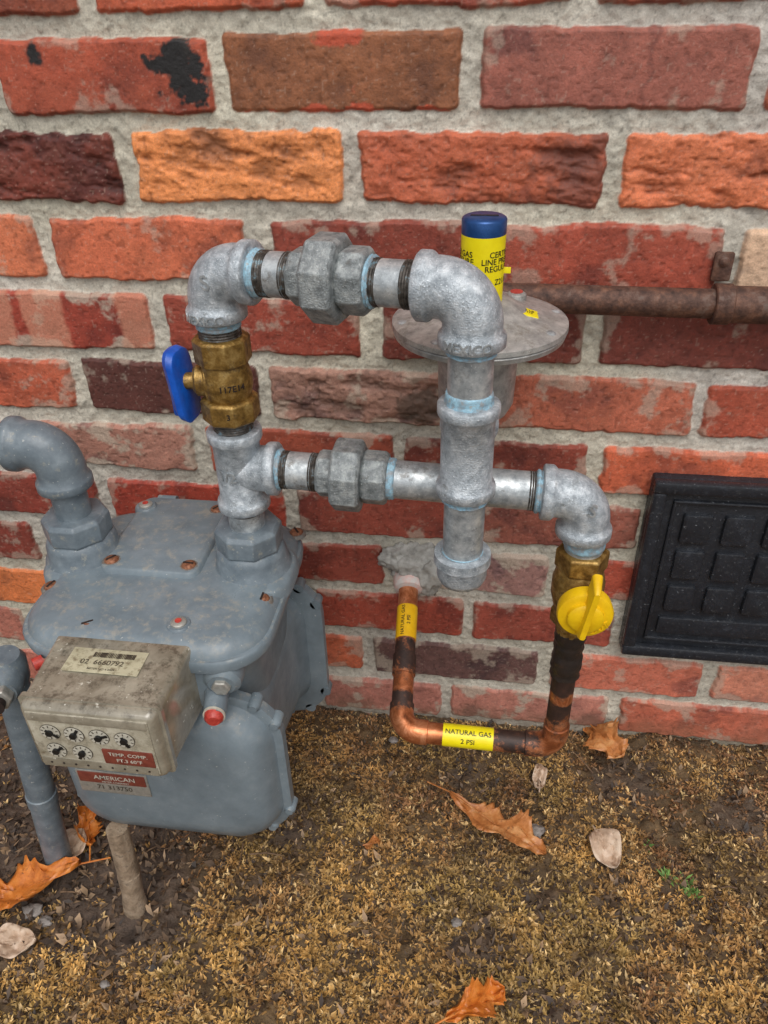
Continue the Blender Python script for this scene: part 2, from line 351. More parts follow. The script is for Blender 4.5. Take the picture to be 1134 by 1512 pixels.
# ------------------------------------------------------------------ ground
def gh(x,y):
    return fbm(x,y,.11,31,3)*.006+fbm(x,y,.03,32,3)*.0040-.002
def gh2(x,y): return gh(x,y)+fbm(x,y,.010,33,3)*.0024
gx=axis(-40,40,-.75,.55,.0028,4.0); gy=axis(-60,.05,-.56,.03,.0028,4.0)
GX,GY=np.meshgrid(gx,gy)
def soilmask(x,y):
    n=fbm(x,y,.07,41,4,.6)
    s=sst(-.25,-.35,x+.05*n)*sst(-.41,-.34,y+.04*n)
    s=np.maximum(s,sst(-.33,-.45,x+.03*n)*sst(-.45,-.36,y)*.6)
    for a,b,r in ((.21,-.07,.035),(.02,-.31,.022),(.11,-.38,.028),(-.20,-.19,.015),(.33,-.12,.03),(.0,-.10,.03)):
        s=np.maximum(s,sst(.02,-.015,np.hypot(x-a,y-b)-r+n*.025)*.75)
    s=np.maximum(s,sst(.35,.9,n)*.5)
    s=np.maximum(s,sst(-.014,-.002,y+.004*n)*.5)
    return np.clip(s,0,1)
sm_=soilmask(GX,GY)[...,None]
gv=(1+.3*fbm(GX,GY,.02,44,4,.6)+.2*fbm(GX,GY,.006,45,2))[...,None]
gc=(np.array(S(102,80,52)[:3])*(1-sm_)+np.array(S(90,74,62)[:3])*sm_)*gv*.8
GC=np.concatenate([gc,np.ones(GX.shape+(1,))],-1)
ground=grid_mesh("ground",np.stack([GX,GY,gh2(GX,GY)],-1),GC,M['soil'])

def sprigs(name,n,x0,x1,y0,y1,K,lenr,widr,colf,keep,seed,mat,lift=.2):
    R=np.random.RandomState(seed)
    x=R.uniform(x0,x1,n);y=R.uniform(y0,y1,n)
    kp=R.rand(n)<keep(x,y); x=x[kp];y=y[kp];n=len(x)
    z=gh2(x,y)
    base=colf(x,y,R)
    V=[];Cc=[]
    sc=R.uniform(.55,1.3,n)*np.clip(1-.9*(y+.17),.75,1.15)
    for k in range(K):
        az=R.uniform(0,2*np.pi,n); el=R.uniform(lift,1.35,n); ln=R.uniform(*lenr,n)*sc; wd=R.uniform(*widr,n)*sc
        d=np.stack([np.cos(az)*np.cos(el),np.sin(az)*np.cos(el),np.sin(el)],-1)
        s=np.stack([-np.sin(az),np.cos(az),R.uniform(-.6,.6,n)],-1)
        b=np.stack([x,y,z-.0008],-1)+R.normal(0,.0009,(n,3))*[1,1,0]
        mid=b+d*ln[:,None]*.55; tip=b+d*ln[:,None]+np.stack([np.cos(az),np.sin(az),np.full(n,-.5)],-1)*ln[:,None]*.25
        V.append(np.stack([b,mid+s*wd[:,None],tip,mid-s*wd[:,None]],1))
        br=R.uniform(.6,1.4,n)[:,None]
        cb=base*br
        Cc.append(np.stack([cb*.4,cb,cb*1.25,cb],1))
    V=np.concatenate(V).reshape(-1,3);Cc=np.concatenate(Cc).reshape(-1,3)
    f=np.arange(len(V)).reshape(-1,4)
    return raw_mesh(name,V,f,np.concatenate([Cc,np.ones((len(Cc),1))],-1),mat,smooth=False)
gold=np.array(S(188,146,82)[:3]);brown=np.array(S(140,100,64)[:3]);olive=np.array(S(132,116,66)[:3]);dkb=np.array(S(74,56,40)[:3])
def mosscol(x,y,R):
    n=fbm(x,y,.06,51,3); t=np.clip(.45+.6*n+(-y-.16)*1.7,0,1)[:,None]
    c=brown*(1-t)+gold*t
    o=(sst(-.1,.6,fbm(x,y,.08,52,3))*.5)[:,None]; c=c*(1-o)+olive*o
    c=c*(1+.30*fbm(x,y,.018,53,2))[:,None]
    p=R.rand(len(x)); c=np.where((p<.24)[:,None],dkb,c); c=np.where((p>.92)[:,None],np.array(S(212,178,122)[:3]),c)
    return c
def keep(x,y):
    n=fbm(x,y,.025,61,3)
    return np.clip(1-soilmask(x,y)*1.02,0.03,1)*np.clip(.8+.9*n,.12,1)
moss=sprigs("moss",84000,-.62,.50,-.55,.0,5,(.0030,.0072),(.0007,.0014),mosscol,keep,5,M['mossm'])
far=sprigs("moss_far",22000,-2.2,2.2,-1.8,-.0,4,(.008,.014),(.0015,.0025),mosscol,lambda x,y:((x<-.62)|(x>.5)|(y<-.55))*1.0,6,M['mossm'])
far.name="moss.001"
def litcol(x,y,R):
    p=R.rand(len(x))[:,None]; return np.where(p<.5,np.array(S(96,76,58)[:3]),np.where(p<.8,np.array(S(146,120,92)[:3]),np.array(S(60,48,40)[:3])))
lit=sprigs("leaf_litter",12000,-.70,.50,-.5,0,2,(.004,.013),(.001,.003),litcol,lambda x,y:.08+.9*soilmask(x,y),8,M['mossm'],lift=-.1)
def gcol(x,y,R): return np.tile(np.array(S(104,140,66)[:3]),(len(x),1))
def gkeep(x,y):
    return ((np.hypot(x-.262,y+.215)<.012)|(np.hypot(x-.24,y+.205)<.006)|(np.hypot(x-.222,y+.168)<.006)|(np.hypot(x+.10,y+.43)<.006))*.10
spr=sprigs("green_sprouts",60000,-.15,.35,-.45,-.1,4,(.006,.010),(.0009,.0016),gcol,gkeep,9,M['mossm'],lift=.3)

# ------------------------------------------------------------------ leaves
def leafmat(name,a,b,c): return mk(name,[(.3,a),(.5,b),(.7,c)],75,(.3,.5),0,220,.6,.001,dirt=S(92,56,30),dirtscale=110,dirtramp=(.6,.7))
LM=[leafmat("oak_leaf_orange",S(156,84,28),S(200,116,44),S(218,142,70)),leafmat("dry_leaf_brown",S(146,88,42),S(184,118,64),S(206,152,98)),leafmat("dry_leaf_pale",S(160,134,112),S(194,168,144),S(208,188,166))]
def leaf(name,x,y,ang,L,W,lobes,mat,curl=.3,tiltx=0,tilty=0,seed=0,z=.006,stem=.25):
    R=random.Random(seed); nx,nv=56,9; verts=[];ph=R.uniform(-.3,.3)
    for i in range(nx+1):
        t=i/nx
        for j in range(nv):
            s=j/(nv-1)*2-1
            env=math.sin(math.pi*min(1,t**.85))**.7*(.55+.6*t if lobes else 1)
            side=1 if s>0 else -1
            lob=1
            if lobes:
                ph2=t*lobes*2*math.pi+ph+side*.35
                lob=.42+.58*(0.5+.5*math.cos(ph2))**.8
                lob=lob*(1-.25*abs(math.sin(ph2*2.5))*(.5+.5*math.cos(ph2)))
            w=W*env*max(lob,.1)
            skew=(abs(s)*W*.45*(1 if lobes else .0))
            px=t*L+skew*.6*math.sin(math.pi*t); py=s*w
            pz=curl*(py*py)/W*1.6+.006*math.sin(t*7+seed)*1.0+.0025*math.sin(s*9+t*13+seed)+curl*.22*L*(t-.5)**2*2
            pz-= .0015*(1 if abs(s)<.05 else 0)
            verts.append(Vector((px-L/2,py,pz)))
    f=[]
    for i in range(nx):
        for j in range(nv-1): f.append((i*nv+j,i*nv+j+1,(i+1)*nv+j+1,(i+1)*nv+j))
    e=empty(name,(x,y,z+float(gh(np.array([x]),np.array([y]))[0]))); e.rotation_euler=(tiltx,tilty,ang)
    b=obj_from("blade",verts,f,mat,e,True,60)
    so=b.modifiers.new("s","SOLIDIFY"); so.thickness=.0005
    sweep("stem",[(-L/2-L*stem,0,.002),(-L/2,0,.001+curl*.22*L*.5),(0,0,.0015)],[(0,.0009),(L*stem,.0010),(L,.0006)],mat,e,seg=8)
    return e
leaf("oak_leaf",-.487,-.316,math.radians(205),.125,.052,2.6,LM[0],.45,.25,.1,1,.018)
leaf("oak_leaf.001",-.452,-.240,math.radians(120),.065,.024,2.4,LM[0],.8,.5,.1,2,.016)
leaf("oak_leaf.002",.040,-.172,math.radians(-30),.135,.036,3.1,LM[1],.5,-.1,.0,3,.015)
leaf("oak_leaf.003",.178,-.024,math.radians(-62),.088,.040,2.2,LM[1],.25,.45,-.25,4,.024)
leaf("oak_leaf.004",.022,-.380,math.radians(35),.070,.026,2.3,LM[0],.8,.3,.1,5,.016)
leaf("dry_leaf",.170,-.183,math.radians(-65),.050,.019,0,LM[2],.5,.1,.1,6,.010,.1)
leaf("dry_leaf.001",-.472,-.375,math.radians(10),.050,.017,0,LM[2],.4,.1,.0,7,.010,.1)
leaf("dry_leaf.002",-.462,-.262,math.radians(80),.045,.017,0,LM[2],.8,.3,.0,8,.012,.1)
leaf("dry_leaf.003",.094,-.09,math.radians(90),.040,.009,0,LM[2],.6,.2,.0,9,.008,.1)
leaf("dry_leaf.004",-.105,-.205,math.radians(20),.022,.005,0,LM[1],.6,.1,.0,10,.006,.1)
M['stone']=mk("stone_mat",[(.3,S(104,98,92)),(.7,S(152,144,138))],90,(.6,.8),0,200,.9,.0015)
M['twig']=mk("twig_bark",[(.3,S(70,50,38)),(.7,S(140,112,84))],90,(.6,.8),0,200,.6)
def blob(name,c,r,mat,parent=None,seed=0,amp=.25,sub=4,fr=1.6):
    bm=bmesh.new(); bmesh.ops.create_icosphere(bm,subdivisions=sub,radius=1)
    from mathutils import noise
    for v in bm.verts:
        d=v.co.normalized(); n=noise.fractal(d*fr+Vector((seed*7.1,seed*3.3,1)),1,2,4)
        q=d*(1+amp*n); v.co=Vector((q.x*r[0],q.y*r[1],q.z*r[2]))
    me=bpy.data.meshes.new(name); bm.to_mesh(me); bm.free(); me.shade_smooth(); me.materials.append(mat)
    o=bpy.data.objects.new(name,me); o.location=c; scene.collection.objects.link(o)
    if parent:o.parent=parent
    return o
for i,(x,y,r) in enumerate([(.088,-.166,.011),(-.475,-.335,.011),(-.10,-.05,.006),(-.36,-.40,.005),(.0,-.29,.006),(-.455,-.345,.008)]):
    blob("stone",(x,y,.002),(r,r*.75,r*.55),M['stone'],None,i,.5,3,2.2)
tg=empty("twigs"); Rt_=random.Random(5)
for i in range(34):
    x=Rt_.uniform(-.5,.35);y=Rt_.uniform(-.42,-.02);a=Rt_.uniform(0,6.28);l=Rt_.uniform(.015,.045)
    if i<16: x=Rt_.uniform(-.52,-.36); y=Rt_.uniform(-.38,-.08)
    z=float(gh(np.array([x]),np.array([y]))[0])+.005
    d=Vector((math.cos(a),math.sin(a),Rt_.uniform(-.1,.15)))
    sweep("twig",[Vector((x,y,z)),Vector((x,y,z))+d*l*.5+Vector((0,.002,.001)),Vector((x,y,z))+d*l],[(0,.0011),(l,.0005)],M['twig'],tg,seg=6)

# ------------------------------------------------------------------ text
def text_verts(s,size,align='CENTER',extr=0):
    cu=bpy.data.curves.new("t","FONT"); cu.body=s; cu.size=size; cu.align_x=align; cu.align_y='CENTER'; cu.extrude=extr; cu.resolution_u=3
    cu.space_line=.85; cu.offset=size*.012
    ob=bpy.data.objects.new("t",cu); scene.collection.objects.link(ob)
    dg=bpy.context.evaluated_depsgraph_get(); me=bpy.data.meshes.new_from_object(ob.evaluated_get(dg))
    bpy.data.objects.remove(ob); return me
def text_flat(s,size,loc,A,B,mat,parent,extr=0,align='CENTER',name="print"):
    me=text_verts(s,size,align,extr); A=Vector(A).normalized();B=Vector(B).normalized();Nn=A.cross(B);loc=Vector(loc)
    for v in me.vertices: v.co=loc+A*v.co.x+B*v.co.y+Nn*v.co.z
    me.materials.clear(); me.materials.append(mat); o=bpy.data.objects.new(name,me); scene.collection.objects.link(o); o.parent=parent; return o
def text_wrap(s,size,c,e3,e1,r,mode,mat,parent,th0=0,extr=0,name="print"):
    me=text_verts(s,size,'CENTER',extr)
    bm=bmesh.new(); bm.from_mesh(me); bmesh.ops.subdivide_edges(bm,edges=[e for e in bm.edges if e.calc_length()>size*.25],cuts=2); bm.to_mesh(me); bm.free()
    e3=Vector(e3).normalized();e1=Vector(e1);e1=(e1-e3*e1.dot(e3)).normalized();e2=e3.cross(e1);c=Vector(c)
    for v in me.vertices:
        if mode=='around': th=th0+v.co.x/r;h=v.co.y
        else: th=th0-v.co.y/r;h=v.co.x
        v.co=c+e3*h+(e1*math.cos(th)+e2*math.sin(th))*(r+v.co.z)
    me.materials.clear(); me.materials.append(mat); o=bpy.data.objects.new(name,me); scene.collection.objects.link(o); o.parent=parent; return o

# ------------------------------------------------------------------ pipe fittings
PR=.0167
def V(*a): return Vector(a)
def pipe(name,a,b,parent,r=PR,mat='galv'): return sweep(name,[a,b],r,M[mat],parent,seg=40)
def threads(a,b,parent,r=PR,mat='thread'):
    a,b=Vector(a),Vector(b);L=(b-a).length;n=max(2,int(L/.0019));pr=[]
    for i in range(n):
        s=i*L/n; pr+=[(s,r*.985),(s+L/n*.45,r*1.035),(s+L/n*.55,r*1.035)]
    pr.append((L,r*.985)); return sweep("threads",[a,b],pr,M[mat],parent,seg=40,angle=60)
def dope(p,d,parent,r=PR,w=.006):
    p=Vector(p);d=Vector(d).normalized(); n=7
    prof=[(0,r*1.0)]+[(w*(i+1)/(n+1),r*(1.05+random.uniform(0,.09))) for i in range(n)]+[(w,r*1.0)]
    return sweep("dope",[p-d*w/2,p+d*w/2],prof,M['dope'],parent,seg=48,jit=.026,angle=80)
def fitprof(L,rb=.0205,bd=.0238,bw=.0095,one=False):
    a=[(0,bd*.86),(.0004,bd*.95),(.0016,bd),(bw-.0015,bd),(bw,bd*.975),(bw+.0025,rb)]
    b=[(L-s,r) for s,r in a[::-1]] if not one else [(L,rb)]
    return a+b
def elbow(name,c,da,db,parent,c2e=.038,mat='cast',rb=.0208,bd=.0240):
    c=Vector(c);da=Vector(da).normalized();db=Vector(db).normalized()
    p=fillet([c+da*c2e,c,c+db*c2e],.0235,14)
    L=sum((p[i]-p[i-1]).length for i in range(1,len(p)))
    return sweep(name,p,fitprof(L,rb,bd),M[mat],parent,seg=44,angle=50)
def tee(name,a,b,bend,parent,mat='cast'):
    a,b,bend=Vector(a),Vector(b),Vector(bend);L=(b-a).length
    sweep(name,[a,b],fitprof(L),M[mat],parent,seg=44,angle=50)
    c=(a+b)/2; L2=(bend-c).length
    sweep(name+"_branch",[bend,c],fitprof(L2,one=True),M[mat],parent,seg=44,angle=50)
def octn(name,a,b,r,parent,mat='castd',n=8,ch=.003,phase=None):
    a,b=Vector(a),Vector(b);L=(b-a).length
    return sweep(name,[a,b],[(0,r*.90),(ch,r),(L-ch,r),(L,r*.90)],M[mat],parent,seg=n,angle=20,phase=(math.pi/n if phase is None else phase),bevel=.0009)
def along(a,b):
    a,b=Vector(a),Vector(b);d=(b-a).normalized(); return lambda s:a+d*s

gp=empty("gas_pipe_manifold")
LX,LY=-.2145,-.18; RXx,RY=-.013,-.225
A_=V(LX,LY,.683);B_=V(RXx,RY,.687)
P=along(A_,B_); LT=(B_-A_).length; dU=(B_-A_).normalized()
elbow("elbow",A_,-Z,dU,gp,.038)
dope(P(.041),dU,gp,w=.007); threads(P(.041),P(.052),gp); pipe("nipple",P(.052),P(.066),gp); threads(P(.064),P(.072),gp)
octn("union_tail",P(.071),P(.088),.0215,gp,n=8); octn("union_nut",P(.086),P(.111),.0325,gp,n=8,ch=.0025); octn("union_end",P(.110),P(.131),.0245,gp,n=8)
dope(P(.132),dU,gp,w=.005); threads(P(.131),P(.139),gp); pipe("nipple",P(.139),P(.157),gp); threads(P(.157),P(LT-.037),gp)
elbow("elbow",B_,-dU,-Z,gp,.040,rb=.0215,bd=.0245)
R_=lambda z:V(RXx,RY,z)
dope(R_(.644),Z,gp,w=.006); pipe("riser",R_(.647),R_(.600),gp); dope(R_(.606),Z,gp,w=.012)
tee("tee",R_(.603),R_(.523),V(RXx,-.182,.565),gp)
dope(R_(.520),Z,gp,w=.007); pipe("drip_leg",R_(.525),R_(.462),gp); threads(R_(.466),R_(.460),gp,mat='dope')
sweep("cap",[R_(.464),R_(.432)],[(0,.0205),(.0005,.0238),(.009,.0242),(.0105,.0215),(.024,.0212),(.029,.019),(.0318,.013),(.032,.006)],M['cast'],gp,angle=50)
Lf=lambda z:V(LX,LY,z)
dope(Lf(.642),Z,gp,w=.009); threads(Lf(.645),Lf(.630),gp)
threads(Lf(.560),Lf(.545),gp)
tee("tee",Lf(.547),Lf(.467),V(-.178,LY,.508),gp)
pipe("meter_nipple",Lf(.47),Lf(.44),gp)
threads(Lf(.468),Lf(.462),gp)
C_=V(LX,-.18,.509);D_=V(.089,-.186,.501);Q=along(C_,D_);LQ=(D_-C_).length;dL=(D_-C_).normalized()
dope(Q(.0375),dL,gp,w=.005); threads(Q(.037),Q(.046),gp); pipe("nipple",Q(.046),Q(.067),gp); threads(Q(.065),Q(.073),gp)
octn("union_tail",Q(.072),Q(.088),.0210,gp,n=8); octn("union_nut",Q(.086),Q(.112),.0325,gp,n=8,ch=.0025); octn("union_end",Q(.111),Q(.134),.0240,gp,n=8)
dope(Q(.136),dL,gp,w=.009); pipe("long_nipple",Q(.134),Q(LQ-.046),gp); threads(Q(LQ-.050),Q(LQ-.036),gp); dope(Q(LQ-.041),dL,gp,w=.007)
elbow("elbow",D_,-dL,-Z,gp,.039)
Rt=lambda z:V(.0915,-.186,z)
dope(Rt(.456),Z,gp,w=.014); pipe("nipple",Rt(.47),Rt(.44),gp)
text_wrap("1/2",.013,Lf(.508),Z,V(-.25,-1,0),.0205,'around',M['galv'],gp,0,.0012)
text_wrap("MEXICO",.0095,Lf(.650),Z,V(-.2,-1,0),.0236,'around',M['galv'],gp,0,.0012)
text_wrap("MEXICO",.0095,R_(.653),Z,V(-.1,-1,0),.0240,'around',M['galv'],gp,0,.0012)
text_flat("S",.016,A_+V(.002,-.0208,-.004),V(1,-.2,.25),V(-.25,.05,1),M['galv'],gp,.0014)
text_flat("S",.016,D_+V(.002,-.0208,-.002),V(1,0,-.1),V(.1,0,1),M['galv'],gp,.0014)

# ------------------------------------------------------------------ brass valve
bv=empty("brass_gas_valve")
octn("lower_hex",Lf(.557),Lf(.578),.0245,bv,'brass',8,.002)
octn("upper_hex",Lf(.608),Lf(.631),.0235,bv,'brass',8,.002)
sweep("body",[Lf(.576),Lf(.610)],[(0,.0185),(.004,.0195),(.012,.0215),(.020,.0215),(.028,.0195),(.034,.0185)],M['brass'],bv)
sweep("bonnet",[Lf(.592),V(LX-.026,LY-.004,.592)],[(0,.017),(.012,.017),(.016,.0165),(.0165,.0135),(.024,.013),(.026,.011)],M['brass'],bv)
sweep("stem",[V(LX-.024,LY-.004,.592),V(LX-.036,LY-.006,.592)],.007,M['brass'],bv)
loft("handle",V(LX-.036,LY-.006,.590),V(.1,1,0).normalized(),V(-.08,0,1).normalized(),-X,[(-.004,.015,.029,.010,0,-.002),(-.003,.0165,.031,.012,0,-.002),(.002,.0165,.031,.012),(.006,.013,.027,.010,0,.003),(.007,.010,.022,.008,0,.004)],M['blue'],bv)
box("handle_rib",V(LX-.044,LY-.006,.584),(.003,.024,.004),M['blue'],bv,.002,Y,Z,-X)
text_wrap("117E14",.0075,Lf(.592),Z,V(.55,-1,0),.0218,'around',M['slot'],bv,0,.0002)
text_wrap("3S",.007,Lf(.568),Z,V(.3,-1,0),.0236,'around',M['slot'],bv,0,.0002)

# ------------------------------------------------------------------ yellow valve
yv=empty("yellow_gas_valve")
octn("upper_hex",Rt(.446),Rt(.425),.0235,yv,'brass',6,.002)
sweep("body",[Rt(.428),Rt(.376)],[(0,.0185),(.006,.021),(.016,.0235),(.032,.0235),(.042,.021),(.052,.0185)],M['brass'],yv)
octn("lower_hex",Rt(.378),Rt(.360),.0215,yv,'brass',6,.002)
sweep("solder_cup",[Rt(.362),Rt(.350)],.0145,M['brass'],yv)
hc=V(.0955,-.186,.402)
sweep("bonnet",[hc,hc-Y*.030],.013,M['brass'],yv)
sweep("handle_disc",[hc-Y*.026,hc-Y*.040],[(0,.020),(.001,.0235),(.010,.0245),(.013,.0235),(.014,.021)],M['yel'],yv,seg=48)
tl=Matrix.Rotation(math.radians(8),3,'Y'); hz=tl@Z; hx_=tl@X
loft("handle_fin",hc-Y*.045+hz*.010,hx_,hz,-Y,[(-.010,.0045,.034,.0035),(-.004,.0040,.032,.0035),(.004,.0032,.029,.003),(.008,.0024,.026,.002)],M['yel'],yv,angle=50)
sweep("handle_hub",[hc-Y*.038,hc-Y*.046],[(0,.016),(.006,.0155),(.008,.013)],M['yel'],yv)
text_flat("OUT",.009,hc-Y*.0404+V(.013,0,-.012),V(.8,0,.6),V(-.6,0,.8),M['yel'],yv,.0008)

# ------------------------------------------------------------------ copper pipe
def copper_mat():
    m,nt,N,L,P_=nodes("copper_oxidised")
    tc=N.new("ShaderNodeTexCoord").outputs["Object"]
    a=N.new("ShaderNodeAttribute"); a.attribute_name="Col"
    n=tex(nt,'n',55,5,.7,tc,.6)
    clean=ramp(nt,n.outputs[0],[(.3,S(120,68,42)),(.48,S(184,110,68)),(.62,S(216,146,104)),(.75,S(152,86,52))]).outputs[0]
    n2=tex(nt,'n',90,5,.7,tc); ch=ramp(nt,n2.outputs[0],[(.3,S(34,26,24)),(.6,S(64,44,36)),(.8,S(120,74,52))]).outputs[0]
    n3=tex(nt,'n',70,6,.75,tc)
    ad=N.new("ShaderNodeMath"); ad.operation='ADD'; L.new(a.outputs["Fac"],ad.inputs[0]); L.new(n3.outputs[0],ad.inputs[1])
    f=ramp(nt,ad.outputs[0],[(.82,G(0)),(1.0,G(1))]); f=f.outputs[0]
    L.new(mixc(nt,f,clean,ch),P_.inputs["Base Color"])
    mr=N.new("ShaderNodeMapRange"); mr.inputs[3].default_value=.65; mr.inputs[4].default_value=.1; L.new(f,mr.inputs[0]); L.new(mr.outputs[0],P_.inputs["Metallic"])
    mr=N.new("ShaderNodeMapRange"); mr.inputs[3].default_value=.34; mr.inputs[4].default_value=.55; L.new(f,mr.inputs[0]); L.new(mr.outputs[0],P_.inputs["Roughness"])
    L.new(bump(nt,n3.outputs[0],.35,.0008),P_.inputs["Normal"])
    return m
M['copper']=copper_mat()
cp=empty("copper_gas_pipe"); CR=.0118
K0=V(-.083,.01,.262);K1=V(-.0725,-.186,.186);K2=V(.0915,-.186,.183);K3=Rt(.352)
path=fillet([K0,K1,K2,K3],.021,12)
Lc=sum((path[i]-path[i-1]).length for i in range(1,len(path)))
l1=(K1-K0).length-.018; l2=l1+.033+(K2-K1).length-.042
pr=[(0,CR)]
def slv(s0,s1,r=.0134):
    global pr; pr+=[(s0,CR),(s0+.0006,r),(s1-.0006,r),(s1,CR)]
slv(l1-.012,l1+.040); slv(l2-.012,l2+.045); slv(l1-.070,l1-.045)
pr.append((Lc,CR)); pr.sort()
dense=[]
for i in range(len(path)-1):
    a,b=path[i],path[i+1];n=max(1,int((b-a).length/.002))
    for k in range(n): dense.append(a.lerp(b,k/n))
dense.append(path[-1])
ob=sweep("tube",dense,pr,M['copper'],cp,seg=32)
me=ob.data; ca=me.color_attributes.new("Col","FLOAT_COLOR","POINT")
pts=np.array([v.co[:] for v in me.vertices]); dp=np.array([d[:] for d in dense]); cs=np.concatenate([[0],np.cumsum(np.linalg.norm(np.diff(dp,axis=0),axis=1))])
dark=[(0,.15),(l1-.095,.15),(l1-.085,.5),(l1-.06,.62),(l1-.04,.35),(l1-.026,.25),(l1-.018,.72),(l1-.006,.6),(l1+.002,.15),(l1+.04,.2),(l1+.075,.25),(l1+.10,.25),(l2-.05,.35),(l2-.03,.6),(l2+.0,.4),(l2+.02,.25),(l2+.045,.35),(l2+.06,.5),(l2+.08,.6),(l2+.085,.3),(l2+.095,.4),(l2+.105,.85),(Lc,.95)]
cols=np.zeros((len(pts),4),np.float32)
for i,p in enumerate(pts):
    s=cs[np.argmin(((dp-p)**2).sum(1))]; cols[i,:3]=np.interp(s,[a for a,_ in dark],[b for _,b in dark]); cols[i,3]=1
ca.data.foreach_set("color",cols.ravel())
M['tar']=mk("burnt_flux",[(.3,S(28,24,22)),(.6,S(46,38,34)),(.8,S(90,64,48))],90,(.3,.6),0,200,.8,.001)
zc=.352; tp=[Rt(zc-.0035*i) for i in range(18)]
sweep("flux_coating",tp,[(i*.0035,.0142+random.uniform(-.0008,.0010)) for i in range(18)],M['tar'],cp,seg=28,jit=.03,angle=80)
u=(K0-K1).normalized(); fr=V(0,-.5,1)
lc=K1+u*.128
sweep("label",[lc-u*.021,lc+u*.021],CR+.0005,M['olabel'],cp,seg=32)
text_wrap("NATURAL GAS",.0058,lc,u,fr,CR+.0008,'along',M['black'],cp,-.30)
text_wrap("2 PSI",.0058,lc,u,fr,CR+.0008,'along',M['black'],cp,.26)
ux=(K2-K1).normalized(); l2c=K1+ux*.073
sweep("label",[l2c-ux*.027,l2c+ux*.027],CR+.0005,M['label'],cp,seg=32)
text_wrap("NATURAL GAS",.0074,l2c,ux,V(0,-.75,.8),CR+.0008,'along',M['black'],cp,-.36)
text_wrap("2 PSI",.0076,l2c,ux,V(0,-.75,.8),CR+.0008,'along',M['black'],cp,.42)
ws=empty("wall_seal")
blob("putty",(-.078,-.004,.274),(.034,.018,.029),M['putty'],ws,3,.4,5,2.0)
blob("putty_lump",(-.056,-.010,.264),(.017,.014,.024),M['putty'],ws,5,.5,4)
blob("putty_lump",(-.100,-.008,.285),(.016,.012,.015),M['putty'],ws,8,.5,4)
q=K0+(K1-K0).normalized()*.014
sweep("collar",[q,q+(K1-K0).normalized()*.024],[(0,.020),(.018,.0185),(.022,.017),(.024,.012)],M['pvc'],ws,jit=.02)

# ------------------------------------------------------------------ regulator
rg=empty("pressure_regulator"); O=lambda x,y,z:V(-.010+x,-.118+y,z+.004)
sweep("lower_flange",[O(0,0,.610),O(0,0,.6172)],[(0,.066),(.002,.0715),(.0062,.0728),(.0072,.0722)],M['reg'],rg,seg=72)
sweep("upper_flange",[O(0,0,.6175),O(0,0,.640)],[(0,.0720),(.001,.0735),(.005,.0732),(.0065,.070),(.009,.058),(.013,.040),(.019,.030),(.0225,.022)],M['reg'],rg,seg=72,angle=30)
for i in range(8):
    a=2*math.pi*(i+.35)/8; c=O(.0650*math.cos(a),.0650*math.sin(a),.6225)
    sweep("rivet",[c,c+Z*.0035],[(0,.0048),(.0022,.0046),(.0035,.0026)],M['galv'],rg,seg=14)
sweep("bowl",[O(0,0,.611),O(0,0,.535)],[(0,.060),(.008,.052),(.013,.036),(.03,.034),(.062,.033),(.072,.028),(.076,.018)],M['reg'],rg,seg=48,angle=30)
sweep("inlet",[O(-.003,-.06,.561),O(0,0,.561)],.019,M['reg'],rg)
sweep("wall_leg",[O(0,0,.561),O(0,.125,.561)],.0167,M['galv'],rg)
tw=.0172
sweep("spring_tower",[O(0,0,.632),O(0,0,.698)],[(0,.0195),(.004,.0175),(.066,.0170)],M['reg'],rg,seg=48)
sweep("tower_label",[O(0,0,.640),O(0,0,.693)],tw+.0004,M['label'],rg,seg=48)
sweep("blue_cap",[O(0,0,.693),O(0,0,.7060)],[(0,.0176),(.0105,.0178),(.0118,.0172),(.013,.0150)],M['bluecap'],rg,seg=48)
box("cap_slot",O(0,0,.7062),(.011,.0011,.0005),M['slot'],rg,.0005,X,Y,Z)
text_wrap("CERTIFIED\nLINE PRESSURE\nREGULATOR\n\nZ21.80",.0064,O(0,0,.669),Z,-Y,tw+.0007,'around',M['black'],rg,1.15)
text_wrap("2 LB GAS\nPRESSURE\nREGULATOR\n\nANSI",.0064,O(0,0,.669),Z,-Y,tw+.0007,'around',M['black'],rg,-1.15)
box("label_tab",O(.019,.0,.664),(.004,.0025,.0006),M['label'],rg,.0005,X,Z,-Y)
sweep("vent_plug",[O(.030,.038,.626),O(.030,.038,.634)],[(0,.009),(.006,.0085),(.008,.006)],M['reg'],rg); sweep("vent_seal",[O(.030,.038,.633),O(.030,.038,.6345)],.0055,M['red'],rg)
box("sticker",O(.040,-.003,.6300),(.008,.008,.0010),M['label'],rg,.0004,V(1,0,-.30).normalized(),Y,V(.30,0,1).normalized())
text_flat("2 LB\n1/2",.0045,O(.0405,-.003,.6314),V(1,0,-.30),Y,M['black'],rg)

# ------------------------------------------------------------------ rusty pipe
rp=empty("rusty_iron_pipe"); RZ=lambda x:V(x,-.032,.6165-.008*(x))
sweep("pipe",[RZ(-.02),RZ(1.2)],.0132,M['rust'],rp,seg=28)
sweep("coupling",[RZ(.200),RZ(.262)],[(0,.0145),(.001,.0165),(.060,.0165),(.062,.0145)],M['rust'],rp,seg=28)
sweep("strap",[RZ(.196),RZ(.212)],[(0,.0172),(.001,.0182),(.015,.0182),(.016,.0172)],M['rust'],rp,seg=28)
box("strap_tab",V(.204,-.010,.642),(.0085,.013,.0025),M['rust'],rp,.002)
sweep("strap_screw",[V(.204,-.011,.647),V(.204,-.0155,.647)],[(0,.0048),(.003,.0045),(.0045,.002)],M['rust'],rp,seg=16)

